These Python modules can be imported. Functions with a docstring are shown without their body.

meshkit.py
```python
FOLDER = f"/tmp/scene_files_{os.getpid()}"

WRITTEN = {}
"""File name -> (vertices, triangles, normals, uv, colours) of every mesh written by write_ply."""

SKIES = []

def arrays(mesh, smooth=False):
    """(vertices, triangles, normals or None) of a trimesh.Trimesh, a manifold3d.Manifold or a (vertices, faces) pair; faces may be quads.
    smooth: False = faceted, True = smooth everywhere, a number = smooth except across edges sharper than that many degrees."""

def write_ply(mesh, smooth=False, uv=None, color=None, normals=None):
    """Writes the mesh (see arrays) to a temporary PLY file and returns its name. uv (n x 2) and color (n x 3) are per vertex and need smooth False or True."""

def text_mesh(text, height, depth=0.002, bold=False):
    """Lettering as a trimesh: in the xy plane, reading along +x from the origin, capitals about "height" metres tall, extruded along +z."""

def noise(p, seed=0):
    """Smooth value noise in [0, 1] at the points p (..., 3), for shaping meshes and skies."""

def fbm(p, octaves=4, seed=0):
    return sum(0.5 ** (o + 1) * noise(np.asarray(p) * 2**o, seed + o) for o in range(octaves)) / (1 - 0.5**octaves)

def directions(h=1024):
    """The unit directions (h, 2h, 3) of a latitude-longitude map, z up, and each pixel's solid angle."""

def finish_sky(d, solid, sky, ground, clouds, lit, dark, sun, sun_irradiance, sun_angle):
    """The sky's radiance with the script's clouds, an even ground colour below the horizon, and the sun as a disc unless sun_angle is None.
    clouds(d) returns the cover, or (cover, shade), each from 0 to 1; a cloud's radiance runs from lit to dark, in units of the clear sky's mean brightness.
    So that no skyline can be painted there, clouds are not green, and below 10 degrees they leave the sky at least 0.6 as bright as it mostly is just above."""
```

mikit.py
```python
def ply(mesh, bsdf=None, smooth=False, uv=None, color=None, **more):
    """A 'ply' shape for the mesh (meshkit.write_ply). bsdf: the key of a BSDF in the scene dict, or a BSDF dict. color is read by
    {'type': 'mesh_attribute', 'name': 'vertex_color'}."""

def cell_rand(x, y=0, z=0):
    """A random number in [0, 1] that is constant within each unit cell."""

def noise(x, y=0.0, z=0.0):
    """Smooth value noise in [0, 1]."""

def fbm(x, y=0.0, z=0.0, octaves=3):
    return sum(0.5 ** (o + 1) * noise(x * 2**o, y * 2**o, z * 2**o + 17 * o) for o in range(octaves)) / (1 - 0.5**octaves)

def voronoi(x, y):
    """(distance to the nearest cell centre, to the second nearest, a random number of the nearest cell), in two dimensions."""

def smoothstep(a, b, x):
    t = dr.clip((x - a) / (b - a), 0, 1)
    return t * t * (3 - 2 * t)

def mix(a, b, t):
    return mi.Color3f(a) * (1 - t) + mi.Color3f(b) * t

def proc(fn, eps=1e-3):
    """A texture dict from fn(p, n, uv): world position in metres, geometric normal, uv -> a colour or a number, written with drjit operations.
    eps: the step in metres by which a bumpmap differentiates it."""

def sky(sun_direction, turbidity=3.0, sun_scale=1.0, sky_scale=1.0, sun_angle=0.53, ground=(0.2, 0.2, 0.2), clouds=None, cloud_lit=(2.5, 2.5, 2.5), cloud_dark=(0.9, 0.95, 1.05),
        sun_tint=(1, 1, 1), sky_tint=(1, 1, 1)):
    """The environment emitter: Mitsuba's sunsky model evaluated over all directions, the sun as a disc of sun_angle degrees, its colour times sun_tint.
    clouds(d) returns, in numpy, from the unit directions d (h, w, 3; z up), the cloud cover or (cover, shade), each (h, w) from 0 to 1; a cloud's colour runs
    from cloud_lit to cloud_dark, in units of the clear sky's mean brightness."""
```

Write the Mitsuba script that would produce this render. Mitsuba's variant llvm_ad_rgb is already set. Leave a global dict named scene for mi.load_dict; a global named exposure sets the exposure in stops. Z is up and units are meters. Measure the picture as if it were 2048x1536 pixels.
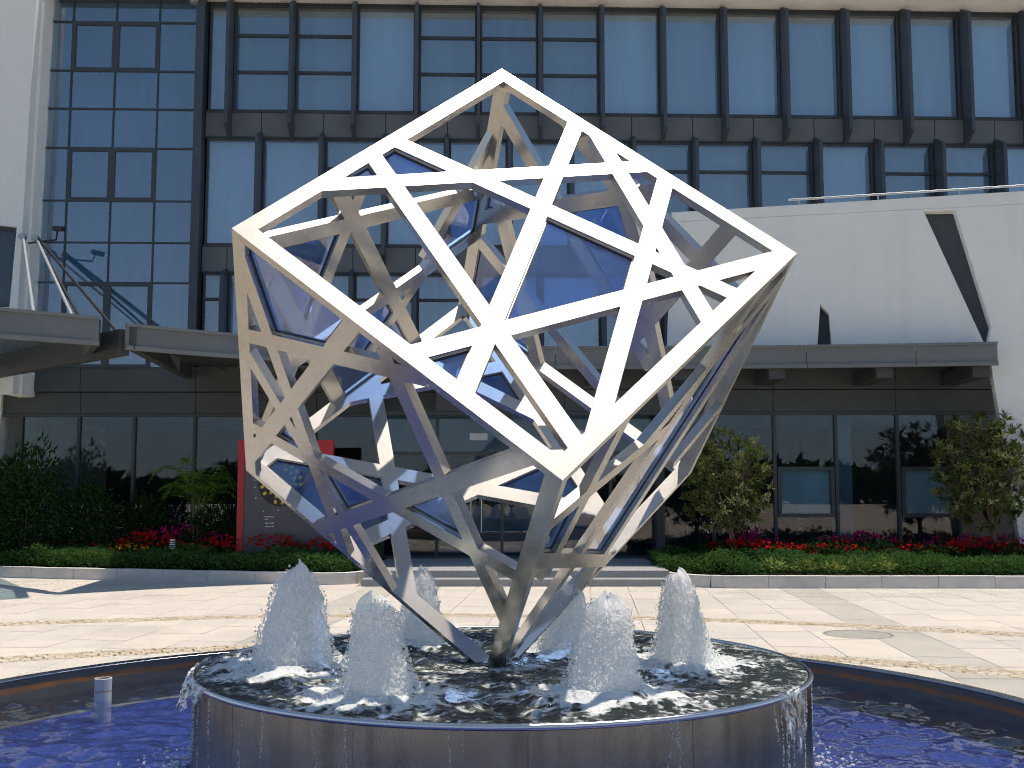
import math, random
import numpy as np, trimesh, shapely, drjit as dr, mitsuba as mi
import mikit, meshkit
from mikit import proc, fbm, noise, voronoi, cell_rand, smoothstep, mix
from shapely.geometry import Polygon, Point, LineString, box as sbox
from shapely.ops import unary_union, polygonize

# ------------------------------------------------------------------ camera, sky, exposure
TF = mi.ScalarTransform4f
PITCH = math.radians(5.5)
scene, labels = {'type': 'scene'}, {}
scene['camera'] = {'type': 'perspective', 'fov': 49.616, 'fov_axis': 'x', 'near_clip': 0.05, 'far_clip': 2000.0,
                   'to_world': TF().look_at(origin=[0, 0, 1.6], target=[0, math.cos(PITCH), 1.6 + math.sin(PITCH)], up=[0, 0, 1])}
SUN = [0.20, 0.085, 0.976]
scene['sky'] = mikit.sky(SUN, turbidity=3.5, ground=(0.28, 0.27, 0.25), sun_tint=(0.94, 0.985, 1.07))
exposure = 1.55

# ------------------------------------------------------------------ helpers
_used = {}
rng = np.random.default_rng(7)
A3 = lambda *v: np.array(v, float)

def numbered(k):
    n = _used.get(k, 0); _used[k] = n + 1
    return k if n == 0 else f'{k}_{n:03d}'

def tag(key, label=None, cat=None, group=None, kind=None):
    d = labels.setdefault(key, {})
    for a, b in (('label', label), ('category', cat), ('group', group), ('kind', kind)):
        if b: d[a] = b
    return key

def add(key, mesh, bsdf, smooth=False, label=None, cat=None, group=None, kind=None, **kw):
    key = numbered(key)
    scene[key] = mikit.ply(mesh, bsdf, smooth=smooth, **kw)
    if label or cat or group or kind: tag(key, label, cat, group, kind)
    return key

def thing(key, label, cat, group=None):
    return tag(numbered(key), label, cat, group)

def cat_(ms): return trimesh.util.concatenate([m for m in ms if m is not None])

def fixed(v, f):
    m = trimesh.Trimesh(np.asarray(v, float), np.asarray(f), process=False)
    return m

def prism(poly, O, A, B, N, h0, h1):
    """polygon (metres in the A, B plane) extruded from O + h0 N to O + h1 N"""
    out = []
    for g in getattr(poly, 'geoms', [poly]):
        if g.geom_type != 'Polygon' or g.area < 1e-6: continue
        g = shapely.geometry.polygon.orient(g.buffer(0)) if g.is_valid else g.buffer(0)
        for gg in getattr(g, 'geoms', [g]):
            if gg.area < 1e-6: continue
            m = trimesh.creation.extrude_polygon(gg, h1 - h0, engine='earcut')
            v = m.vertices
            w = O + v[:, :1] * A + v[:, 1:2] * B + (v[:, 2:] + h0) * N
            f = m.faces if np.dot(np.cross(A, B), N) > 0 else m.faces[:, ::-1]
            out.append(fixed(w, f))
    return cat_(out) if out else None

def box(x0, x1, y0, y1, z0, z1):
    return trimesh.creation.box(bounds=[[min(x0, x1), min(y0, y1), min(z0, z1)], [max(x0, x1), max(y0, y1), max(z0, z1)]])

def cbox(x0, x1, y0, y1, z0, z1, c=0.004):
    """box whose top edges are chamfered (12 + 8 triangles)"""
    v = []
    for z, e in ((z0, 0), (z1 - c, 0), (z1, c)):
        v += [(x0 + e, y0 + e, z), (x1 - e, y0 + e, z), (x1 - e, y1 - e, z), (x0 + e, y1 - e, z)]
    f = []
    for k in (0, 4):
        for i in range(4):
            j = (i + 1) % 4
            f += [(k + i, k + j, k + 4 + j), (k + i, k + 4 + j, k + 4 + i)]
    f += [(8, 9, 10), (8, 10, 11), (0, 2, 1), (0, 3, 2)]
    return fixed(v, f)

def bar(p, q, w, h=None, up=(0, 0, 1)):
    """rectangular bar from p to q, w wide, h high"""
    p, q = np.asarray(p, float), np.asarray(q, float); h = h or w
    d = q - p; L = np.linalg.norm(d); d /= L
    s = np.cross(d, up); s /= np.linalg.norm(s); u = np.cross(s, d)
    m = trimesh.creation.box(extents=(L, w, h))
    M = np.eye(4); M[:3, 0] = d; M[:3, 1] = -s; M[:3, 2] = u; M[:3, 3] = (p + q) / 2
    m.apply_transform(M); return m

def tube(path, r, n=8, cap=True):
    path = np.asarray(path, float); r = np.broadcast_to(np.asarray(r, float), len(path))
    t = np.gradient(path, axis=0); t /= np.linalg.norm(t, axis=1, keepdims=True)
    ref = A3(0.31, 0.2, 0.93) if abs(t[0] @ A3(0.31, 0.2, 0.93)) < 0.9 else A3(1, 0, 0)
    V = []
    for p, d, rr in zip(path, t, r):
        a = np.cross(d, ref); a /= np.linalg.norm(a); b = np.cross(d, a)
        th = np.arange(n) * 2 * np.pi / n
        V.append(p + rr * (np.cos(th)[:, None] * a + np.sin(th)[:, None] * b))
    V = np.concatenate(V); F = []
    for i in range(len(path) - 1):
        for k in range(n):
            a, b = i * n + k, i * n + (k + 1) % n
            F += [(a, b, b + n), (a, b + n, a + n)]
    if cap:
        for base, flip in ((0, 1), ((len(path) - 1) * n, 0)):
            for k in range(1, n - 1):
                F.append((base, base + k + 1, base + k) if flip else (base, base + k, base + k + 1))
    m = fixed(V, F); m.fix_normals() if False else None
    return m

def lathe(profile, c, n=96):
    """profile [(r, z)] revolved about the vertical through c; profile runs so that the outside is to its right going up"""
    P = np.asarray(profile, float); th = np.arange(n) * 2 * np.pi / n
    V = np.stack([np.outer(P[:, 0], np.cos(th)) + c[0], np.outer(P[:, 0], np.sin(th)) + c[1], np.repeat(P[:, 1:], n, 1)], -1).reshape(-1, 3)
    F = []
    for i in range(len(P) - 1):
        for k in range(n):
            a, b = i * n + k, i * n + (k + 1) % n
            F += [(a, b, b + n), (a, b + n, a + n)]
    return fixed(V, F)

def arc_shell(c, r0, r1, a0, a1, z0, z1, n=14):
    """curved plate between radii r0 < r1"""
    th = np.linspace(a0, a1, n)
    ring = np.concatenate([np.c_[r1 * np.cos(th), r1 * np.sin(th)], np.c_[r0 * np.cos(th[::-1]), r0 * np.sin(th[::-1])]])
    return prism(Polygon(ring), A3(c[0], c[1], 0), A3(1, 0, 0), A3(0, 1, 0), A3(0, 0, 1), z0, z1)

def leaf_mesh(P, D, L, W, r, fold=0.25):
    """one small folded leaf (4 triangles) at every P, pointing along D"""
    n = len(P); D = D / np.linalg.norm(D, axis=1, keepdims=True)
    R = r.normal(size=(n, 3)); S = np.cross(D, R); S /= np.linalg.norm(S, axis=1, keepdims=True); N = np.cross(S, D)
    L = np.broadcast_to(L, n)[:, None]; W = np.broadcast_to(W, n)[:, None]
    v = np.stack([P, P + D * L * .45 + S * W * .5 + N * W * fold, P + D * L * .5, P + D * L * .45 - S * W * .5 + N * W * fold, P + D * L - N * L * .12], 1)
    f = np.array([(0, 1, 2), (0, 2, 3), (1, 4, 2), (2, 4, 3)])
    F = (np.arange(n)[:, None, None] * 5 + f).reshape(-1, 3)
    return fixed(v.reshape(-1, 3), F)

# ------------------------------------------------------------------ materials
def bs(key, d): scene[key] = d
def rgb(*c): return {'type': 'rgb', 'value': list(c)}
def prin(key, base, rough=0.6, two=True, **k):
    d = {'type': 'principled', 'base_color': rgb(*base) if isinstance(base, tuple) else base, 'roughness': rough, **k}
    scene[key] = {'type': 'twosided', 'bsdf': d} if two else d
def tint(base, amp, s, o=3, sy=None, sz=None):
    b = tuple(base)
    return proc(lambda p, n, uv: mi.Color3f(*b) * (1 - amp + 2 * amp * fbm(p.x * s, p.y * (sy or s), p.z * (sz or s), octaves=o)))
def metal(key, refl, a0, a1, s=9.0, bump=0.0006, rough=0.0, arough=0.3, streak=0.0):
    def al(p, n, uv):
        return a0 + (a1 - a0) * (0.7 * fbm(p.x * s, p.y * s, p.z * s, octaves=3) + 0.3 * noise(p.x * 260, p.y * 31, p.z * 47))
    r = tuple(refl)
    def cfn(p, n, uv):
        c = mi.Color3f(*r) * (0.94 + 0.08 * fbm(p.x * 4, p.y * 4, p.z * 4, octaves=4)) * (1 - 0.07 * smoothstep(0.55, 0.75, fbm(p.x * 21, p.y * 21, p.z * 5, octaves=3)))
        if streak: c = c * (1 - streak * smoothstep(0.42, 0.72, fbm(p.x * 13, p.y * 13, p.z * 0.9, octaves=4)))
        return c
    col = proc(cfn)
    d = {'type': 'roughconductor', 'material': 'none', 'distribution': 'beckmann', 'alpha': proc(al), 'specular_reflectance': col}
    if rough:
        d = {'type': 'blendbsdf', 'weight': rough, 'b0': d, 'b1': {'type': 'roughconductor', 'material': 'none', 'distribution': 'beckmann', 'alpha': arough, 'specular_reflectance': col}}
    scene[key] = {'type': 'twosided', 'bsdf': {'type': 'bumpmap', 'arbitrary': proc(lambda p, n, uv: fbm(p.x * 5.5, p.y * 5.5, p.z * 5.5, octaves=2), 4e-3), 'scale': bump * 10, 'bsdf': d}}

metal('m_steel', (0.60, 0.585, 0.545), 0.015, 0.05, bump=0.00008, rough=0.50, arough=0.21)
metal('m_drum', (0.39, 0.365, 0.315), 0.10, 0.22, s=5, bump=0.0003, streak=0.3)
metal('m_lip', (0.78, 0.78, 0.77), 0.08, 0.2, bump=0.0001)
prin('m_gasket', (0.02, 0.02, 0.022), 0.5)
scene['m_blueglass'] = {'type': 'blendbsdf', 'weight': 0.12,
    'b0': {'type': 'thindielectric', 'int_ior': 1.62, 'specular_transmittance': rgb(0.27, 0.46, 0.95)},
    'b1': {'type': 'twosided', 'bsdf': {'type': 'diffuse', 'reflectance': rgb(0.18, 0.40, 0.92)}}}
scene['m_pane'] = {'type': 'thindielectric', 'int_ior': 2.1, 'specular_transmittance': rgb(0.78, 0.91, 0.98)}
scene['m_pane_dark'] = {'type': 'thindielectric', 'int_ior': 2.1, 'specular_transmittance': rgb(0.50, 0.70, 0.84)}
scene['m_clear'] = {'type': 'thindielectric', 'int_ior': 1.52, 'specular_transmittance': rgb(0.55, 0.66, 0.68)}
for i, c in enumerate([(0.43, 0.57, 0.70), (0.26, 0.37, 0.45), (0.21, 0.315, 0.395), (0.34, 0.465, 0.57)]):
    scene[f'm_blind{i}'] = {'type': 'twosided', 'bsdf': {'type': 'diffuse', 'reflectance': tint(c, 0.18, 3.0, 3, 3.0, 0.35)}}
prin('m_fin', tint((0.052, 0.066, 0.080), 0.2, 3), 0.45)
prin('m_mullion', (0.046, 0.056, 0.06), 0.45)
prin('m_spandrel', tint((0.135, 0.150, 0.152), 0.16, 2.5, 4), 0.55)
prin('m_darkpanel', tint((0.062, 0.074, 0.076), 0.18, 2.5, 4), 0.5)
prin('m_soffit', tint((0.86, 0.83, 0.77), 0.05, 1.5), 0.8)
prin('m_white', proc(lambda p, n, uv: mi.Color3f(0.85, 0.86, 0.80) * (0.95 + 0.08 * fbm(p.x * 1.1, p.y * 1.1, p.z * 1.1, octaves=5)) * (1 - 0.05 * smoothstep(0.5, 0.75, fbm(p.x * 3.2, p.y * 3.2, p.z * 0.25, octaves=4)))), 0.85)
prin('m_slit', (0.075, 0.085, 0.10), 0.8)
prin('m_canopy', tint((0.15, 0.165, 0.165), 0.12, 2.2, 4), 0.5)
prin('m_canopy_dark', tint((0.05, 0.055, 0.055), 0.15, 2), 0.5)
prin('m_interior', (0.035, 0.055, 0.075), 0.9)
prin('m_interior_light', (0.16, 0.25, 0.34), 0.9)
prin('m_railing', (0.42, 0.44, 0.46), 0.45, metallic=0.3)
prin('m_concrete', tint((0.58, 0.56, 0.52), 0.16, 5.0, 4), 0.85)
prin('m_step', tint((0.30, 0.30, 0.295), 0.14, 4.0, 4), 0.8)
def paver_col(base):
    b = tuple(base)
    def fn(p, n, uv):
        g = fbm(p.x * 2.1, p.y * 2.1, 0.0, octaves=4); sp = noise(p.x * 170, p.y * 170)
        st = smoothstep(0.60, 0.72, fbm(p.x * 0.7 + 9, p.y * 0.7, 3.0, octaves=4))
        return mi.Color3f(*b) * (0.92 + 0.12 * g) * (0.93 + 0.12 * sp) * (1 - 0.09 * st)
    return proc(fn)
for i, b in enumerate([(0.53, 0.49, 0.425), (0.515, 0.48, 0.42), (0.555, 0.51, 0.435), (0.50, 0.465, 0.41)]):
    prin(f'm_paver{i}', paver_col(b), 0.75)
prin('m_paver_grey', paver_col((0.42, 0.40, 0.345)), 0.75)
prin('m_cobble', proc(lambda p, n, uv: mix((0.42, 0.34, 0.22), (0.53, 0.48, 0.385), cell_rand(p.x * 11, p.y * 11)) * (0.85 + 0.25 * noise(p.x * 60, p.y * 60))), 0.8)
prin('m_ground', proc(lambda p, n, uv: mi.Color3f(0.36, 0.32, 0.26) * (0.8 + 0.3 * fbm(p.x, p.y, 0, octaves=4))), 0.9)
prin('m_iron', tint((0.33, 0.32, 0.28), 0.2, 30), 0.6)
prin('m_soil', tint((0.05, 0.038, 0.028), 0.3, 20), 0.95)
prin('m_red', tint((0.42, 0.015, 0.018), 0.12, 4), 0.4)
prin('m_sign', tint((0.085, 0.082, 0.092), 0.15, 4), 0.45)
prin('m_black', (0.015, 0.015, 0.016), 0.5)
prin('m_yellow', (0.72, 0.47, 0.02), 0.5)
prin('m_lettering', (0.6, 0.6, 0.6), 0.5)
prin('m_label', (0.55, 0.60, 0.62), 0.6)
prin('m_pipe', proc(lambda p, n, uv: mix((0.62, 0.60, 0.56), (0.45, 0.27, 0.13), 0.75 * smoothstep(0.012, 0.0, dr.abs(p.z - 0.215 - 0.01 * noise(p.x * 40, p.y * 40))))), 0.5)
prin('m_poolwall', proc(lambda p, n, uv: mix((0.125, 0.115, 0.095), (0.40, 0.15, 0.03), smoothstep(0.030, 0.006, dr.abs(p.z - 0.238 + 0.02 * (fbm(p.x * 5, p.y * 5, 0) - 0.5))) * (0.55 + 0.45 * noise(p.x * 14, p.y * 14))) * (0.75 + 0.4 * fbm(p.x * 7, p.y * 7, p.z * 20))), 0.45)
def tiles(p, n, uv):
    s = 40.0
    fx, fy = p.x * s - dr.floor(p.x * s), p.y * s - dr.floor(p.y * s)
    g = smoothstep(0.0, 0.07, dr.minimum(dr.minimum(fx, 1 - fx), dr.minimum(fy, 1 - fy)))
    r = cell_rand(p.x * s, p.y * s)
    c = mix((0.020, 0.034, 0.17), (0.042, 0.066, 0.30), r)
    return mix((0.08, 0.08, 0.10), c, g) * (0.8 + 0.35 * fbm(p.x * 2, p.y * 2, 0))
prin('m_tiles', proc(tiles), 0.3)
prin('m_wall_reflection', tint((0.15, 0.145, 0.13), 0.35, 6, 4), 0.5)  # grey tone of the pool wall mirrored in the water, painted as floor colour
prin('m_mosaic_yellow', tint((0.55, 0.36, 0.05), 0.3, 30), 0.4)
prin('m_mosaic_dark', tint((0.03, 0.05, 0.05), 0.3, 30), 0.4)
scene['m_poolwater'] = {'type': 'thindielectric', 'int_ior': 1.33, 'specular_transmittance': rgb(0.80, 0.86, 0.95)}

POOL, DRUM = (-0.29, 6.19), (-0.05, 6.20)
POOL_R, DRUM_R, DRUM_Z = 3.52, 1.635, 0.65
JETS = [(-1.17, 6.05, 1.17, .095, .245), (-0.61, 5.17, 1.09, .085, .185), (-0.58, 6.97, 1.09, .06, .175), (0.34, 6.65, 1.05, .08, .185), (0.41, 5.17, 1.09, .09, .19), (0.93, 6.10, 1.13, .068, .185)]
def foam_mask(p):
    w = 0.0
    for x, y, top, r0, r1 in JETS:
        d = dr.sqrt(dr.square(p.x - x) + dr.square(p.y - y))
        w = dr.maximum(w, smoothstep(r1 * 2.7, r1 * 1.0, d))
    q = fbm(p.x * 13 + 2 * noise(p.x * 6, p.y * 6), p.y * 13, 1.0, octaves=4); fine = fbm(p.x * 42, p.y * 42, 4.0, octaves=3)
    big = 0.85 * smoothstep(0.47, 0.66, q * 0.62 + 0.38 * fine + 0.22 * w - 0.01)
    lace = smoothstep(0.06, 0.0, dr.abs(fbm(p.x * 17, p.y * 17, 7.0, octaves=3) - 0.5)) * smoothstep(0.42, 0.62, q + 0.1)
    return dr.clip(big * smoothstep(-0.35, 0.6, w + fine - 0.45) + 0.45 * lace * fine, 0, 1)
scene['m_drumwater'] = {'type': 'blendbsdf', 'weight': proc(lambda p, n, uv: foam_mask(p)),
    'b0': {'type': 'twosided', 'bsdf': {'type': 'bumpmap', 'arbitrary': proc(lambda p, n, uv: fbm(p.x * 34, p.y * 34, 0.0, octaves=3), 2e-3), 'scale': 0.02,
           'bsdf': {'type': 'principled', 'base_color': tint((0.022, 0.030, 0.026), 0.4, 5), 'roughness': 0.05, 'specular': 0.45}}},
    'b1': {'type': 'twosided', 'bsdf': {'type': 'principled', 'base_color': rgb(0.72, 0.76, 0.75), 'roughness': 0.35, 'specular': 0.5}}}
scene['m_froth'] = {'type': 'twosided', 'bsdf': {'type': 'bumpmap', 'arbitrary': proc(lambda p, n, uv: fbm(p.x * 95, p.y * 95, p.z * 80, octaves=3), 1.2e-3), 'scale': 0.010,
    'bsdf': {'type': 'principled', 'base_color': proc(lambda p, n, uv: mix((0.74, 0.83, 0.80), (0.92, 0.95, 0.93), smoothstep(0.3, 0.7, fbm(p.x * 22, p.y * 22, p.z * 12, octaves=3)))), 'roughness': 0.16, 'specular': 0.6}}}
scene['m_spill'] = {'type': 'blendbsdf', 'weight': proc(lambda p, n, uv: dr.clip(0.15 + 0.85 * smoothstep(0.48, 0.66, fbm(p.x * 26, p.y * 26, p.z * 16, octaves=3)), 0, 1)),
    'b0': {'type': 'thindielectric', 'int_ior': 1.33}, 'b1': scene['m_froth']}
scene['m_jet'] = {'type': 'blendbsdf', 'weight': proc(lambda p, n, uv: 0.86 + 0.12 * smoothstep(0.46, 0.66, fbm(p.x * 30, p.y * 30, p.z * 18, octaves=3))),
    'b0': {'type': 'thindielectric', 'int_ior': 1.33}, 'b1': {'type': 'principledthin', 'base_color': rgb(0.99, 0.995, 0.985), 'roughness': 0.4, 'diff_trans': 1.0}}
scene['m_droplet'] = {'type': 'principledthin', 'base_color': rgb(0.99, 0.99, 0.97), 'roughness': 0.2, 'diff_trans': 1.3}
def leafm(key, c, t=0.25, v=0.45):
    c = tuple(c)
    scene[key] = {'type': 'principledthin', 'base_color': proc(lambda p, n, uv: mi.Color3f(*c) * (1 - v + 2 * v * noise(p.x * 37, p.y * 37, p.z * 37))), 'roughness': 0.45, 'diff_trans': 2 * t}
leafm('m_leaf_tree', (0.10, 0.125, 0.04), .35); leafm('m_leaf_tree_pale', (0.27, 0.28, 0.12), .35)
leafm('m_leaf_hedge', (0.07, 0.15, 0.04)); leafm('m_leaf_pale', (0.34, 0.42, 0.12))
leafm('m_leaf_dark', (0.028, 0.065, 0.018)); leafm('m_leaf_palm', (0.10, 0.20, 0.03))
leafm('m_petal_red', (0.55, 0.016, 0.012), 0.2, 0.35); leafm('m_petal_pink', (0.50, 0.02, 0.16), 0.2, 0.3); leafm('m_petal_yellow', (0.75, 0.48, 0.02), 0.2, 0.2)
prin('m_bark', tint((0.15, 0.115, 0.075), 0.3, 25, 3, 25, 6), 0.9)

# ------------------------------------------------------------------ ground and paving
gs = 400.0
add('ground', fixed([(-gs, -gs, -.022), (gs, -gs, -.022), (gs, gs, -.022), (-gs, gs, -.022)], [(0, 1, 2), (0, 2, 3)]), 'm_ground', kind='structure', label='pale stone plaza ground around the fountain')
X_, Y_, Z_ = A3(1, 0, 0), A3(0, 1, 0), A3(0, 0, 1)
kerbL = [(-14.0, 22.1), (-10.06, 20.95), (-7.29, 20.25), (-4.66, 19.5), (-3.4, 19.22), (-2.72, 19.25), (-2.62, 19.7), (-2.62, 22.0)]
kerbR = [(2.78, 22.0), (2.78, 19.3), (2.95, 18.75), (3.7, 18.57), (5.2, 18.52), (8.59, 18.5), (13.5, 18.5)]
def smooth_line(pts, n=60):
    from scipy.interpolate import PchipInterpolator
    p = np.array(pts); d = np.r_[0, np.cumsum(np.linalg.norm(np.diff(p, axis=0), axis=1))]
    from scipy.interpolate import splprep, splev
    tck, u = splprep(p.T, s=0.02, k=2)
    return np.array(splev(np.linspace(0, 1, n), tck)).T
kL, kR = smooth_line(kerbL, 70), smooth_line(kerbR, 70)
band1 = Point(-1.18, 1.40).buffer(13.09 + .2, 128).difference(Point(-1.18, 1.40).buffer(13.09 - .2, 128))
band2 = Point(-0.82, 3.64).buffer(8.14 + .2, 128).difference(Point(-0.82, 3.64).buffer(8.14 - .2, 128))
pool_disc = Point(*POOL).buffer(POOL_R + .07, 96)
bedL = Polygon(list(kL) + [(-2.62, 24), (-14, 24)]).buffer(0); bedR = Polygon(list(kR) + [(13.5, 24), (2.78, 24)]).buffer(0)
plaza = sbox(-11.5, 2.2, 11.5, 23).difference(unary_union([pool_disc, bedL, bedR, sbox(-2.62, 18.78, 2.78, 24), Point(3.87, 12.6).buffer(.385, 40)]))
tone_cells = []
ang = math.radians(-4.0); ca, sa = math.cos(ang), math.sin(ang)
gx, gy = A3(ca, sa), A3(-sa, ca)
PW = 0.62
cells = []
for i in range(-22, 23):
    for j in range(2, 39):
        c = gx * i * PW + gy * (j * PW + (0.31 if False else 0))
        if not (-12 < c[0] < 12 and 1.5 < c[1] < 23.5): continue
        if abs(c[0]) > 0.56 * c[1] + 1.2: continue
        q = [c + gx * a + gy * b for a, b in ((.004, .004), (PW - .004, .004), (PW - .004, PW - .004), (.004, PW - .004))]
        P = Polygon(q).intersection(plaza).difference(band1).difference(band2)
        if P.area < 0.01: continue
        grey = i in (5, -6)
        cells.append((float(np.hypot(*(c + gx * .3 + gy * .3))), i, j, P, grey))
cells.sort(key=lambda t: t[0])
rest = []
for n_, (d_, i, j, P, grey) in enumerate(cells):
    dz = 0.0015 * ((i * 7 + j * 13) % 5) / 4
    m = prism(P, A3(0, 0, 0), X_, Y_, Z_, -.021, dz - .0)
    if m is None: continue
    if n_ < 290: add('ground__paver', m, 'm_paver_grey' if grey else f'm_paver{(i * 5 + j * 3 + (i * j) % 3) % 4}')
    else: rest.append((grey, m))
add('ground__far_pavers', cat_([m for g, m in rest if not g]), 'm_paver1', kind='stuff')
add('ground__grey_pavers', cat_([m for g, m in rest if g]), 'm_paver_grey', kind='stuff')
def cobbles(c, r, a0, a1, seed):
    r_ = np.random.default_rng(seed); ms = []
    for k, rr in enumerate(np.arange(r - .17, r + .19, .085)):
        n = int((a1 - a0) * rr / .1); off = r_.random()
        for i in range(n):
            t0, t1 = a0 + (i + off) * .1 / rr, a0 + (i + off + .9) * .1 / rr
            h = r_.uniform(-.004, .004)
            q = []
            for t, s in ((t0, -.038), (t1, -.038), (t1, .038), (t0, .038)):
                e = r_.normal(0, .005, 2); q.append((c[0] + (rr + s) * math.cos(t) + e[0], c[1] + (rr + s) * math.sin(t) + e[1]))
            q = np.array(q)
            if not (-12 < q[0, 0] < 12): continue
            cc = q.mean(0); top = cc + (q - cc) * .86
            v = np.r_[np.c_[q, np.full(4, -.021)], np.c_[q, np.full(4, -.004 + h)], np.c_[top, np.full(4, .003 + h)]]
            f = [(0, 1, 5), (0, 5, 4), (1, 2, 6), (1, 6, 5), (2, 3, 7), (2, 7, 6), (3, 0, 4), (3, 4, 7),
                 (4, 5, 9), (4, 9, 8), (5, 6, 10), (5, 10, 9), (6, 7, 11), (6, 11, 10), (7, 4, 8), (7, 8, 11), (8, 9, 10), (8, 10, 11)]
            ms.append(fixed(v, f))
    return cat_(ms)
add('ground__cobble_band', cobbles((-1.18, 1.40), 13.09, math.radians(38), math.radians(138), 3), 'm_cobble', kind='stuff')
add('ground__cobble_band', cobbles((-0.82, 3.64), 8.14, math.radians(35), math.radians(142), 4), 'm_cobble', kind='stuff')
mh = thing('manhole_cover', 'round grey manhole cover set into the pale paving right of the fountain', 'manhole cover')
add(mh + '__rim', lathe([(.36, -.02), (.36, .004), (.385, .004), (.385, -.02)], (3.87, 12.6), 48), 'm_iron', smooth=30)
add(mh + '__lid', lathe([(.35, -.02), (.35, .002), (.32, .003), (0.001, .003)], (3.87, 12.6), 48), 'm_iron', smooth=30)

# kerbs, beds and steps
def kerb(line, h, w, name, label):
    ln = LineString(line); L = ln.length; k = thing(name, label, 'kerb'); n = int(L / 0.9)
    for i in range(n):
        a, b = i * L / n + .004, (i + 1) * L / n - .004
        pts = [ln.interpolate(t) for t in np.linspace(a, b, 5)]
        seg = LineString(pts).buffer(w / 2, cap_style=2)
        add(k + '__stone', prism(seg, A3(0, 0, 0), X_, Y_, Z_, -.03, h + 0.002 * ((i * 7) % 3)), 'm_concrete')
    return k
kerb(kL, .2, .16, 'planter_kerb', 'long curved pale stone kerb of the planting bed left of the steps')
kerb(kR, .2, .16, 'planter_kerb', 'straight pale stone kerb of the planting bed right of the steps')
for nm, bed in (('soil', bedL), ('soil', bedR)):
    add(nm, prism(bed.buffer(-.07), A3(0, 0, 0), X_, Y_, Z_, -.03, .15), 'm_soil', kind='structure')
st = thing('entrance_steps', 'two low grey stone steps up to the entrance platform', 'steps')
add(st + '__step', cbox(-2.53, 2.69, 18.8, 19.16, -.03, .12), 'm_step')
add(st + '__step', cbox(-2.53, 2.69, 19.163, 19.6, -.03, .24), 'm_step')
for i in range(6):
    add(st + '__platform_slab', cbox(-2.53 + i * .87 + .003, -2.53 + (i + 1) * .87 - .003, 19.604, 22.62, -.03, .241), 'm_step')

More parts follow.
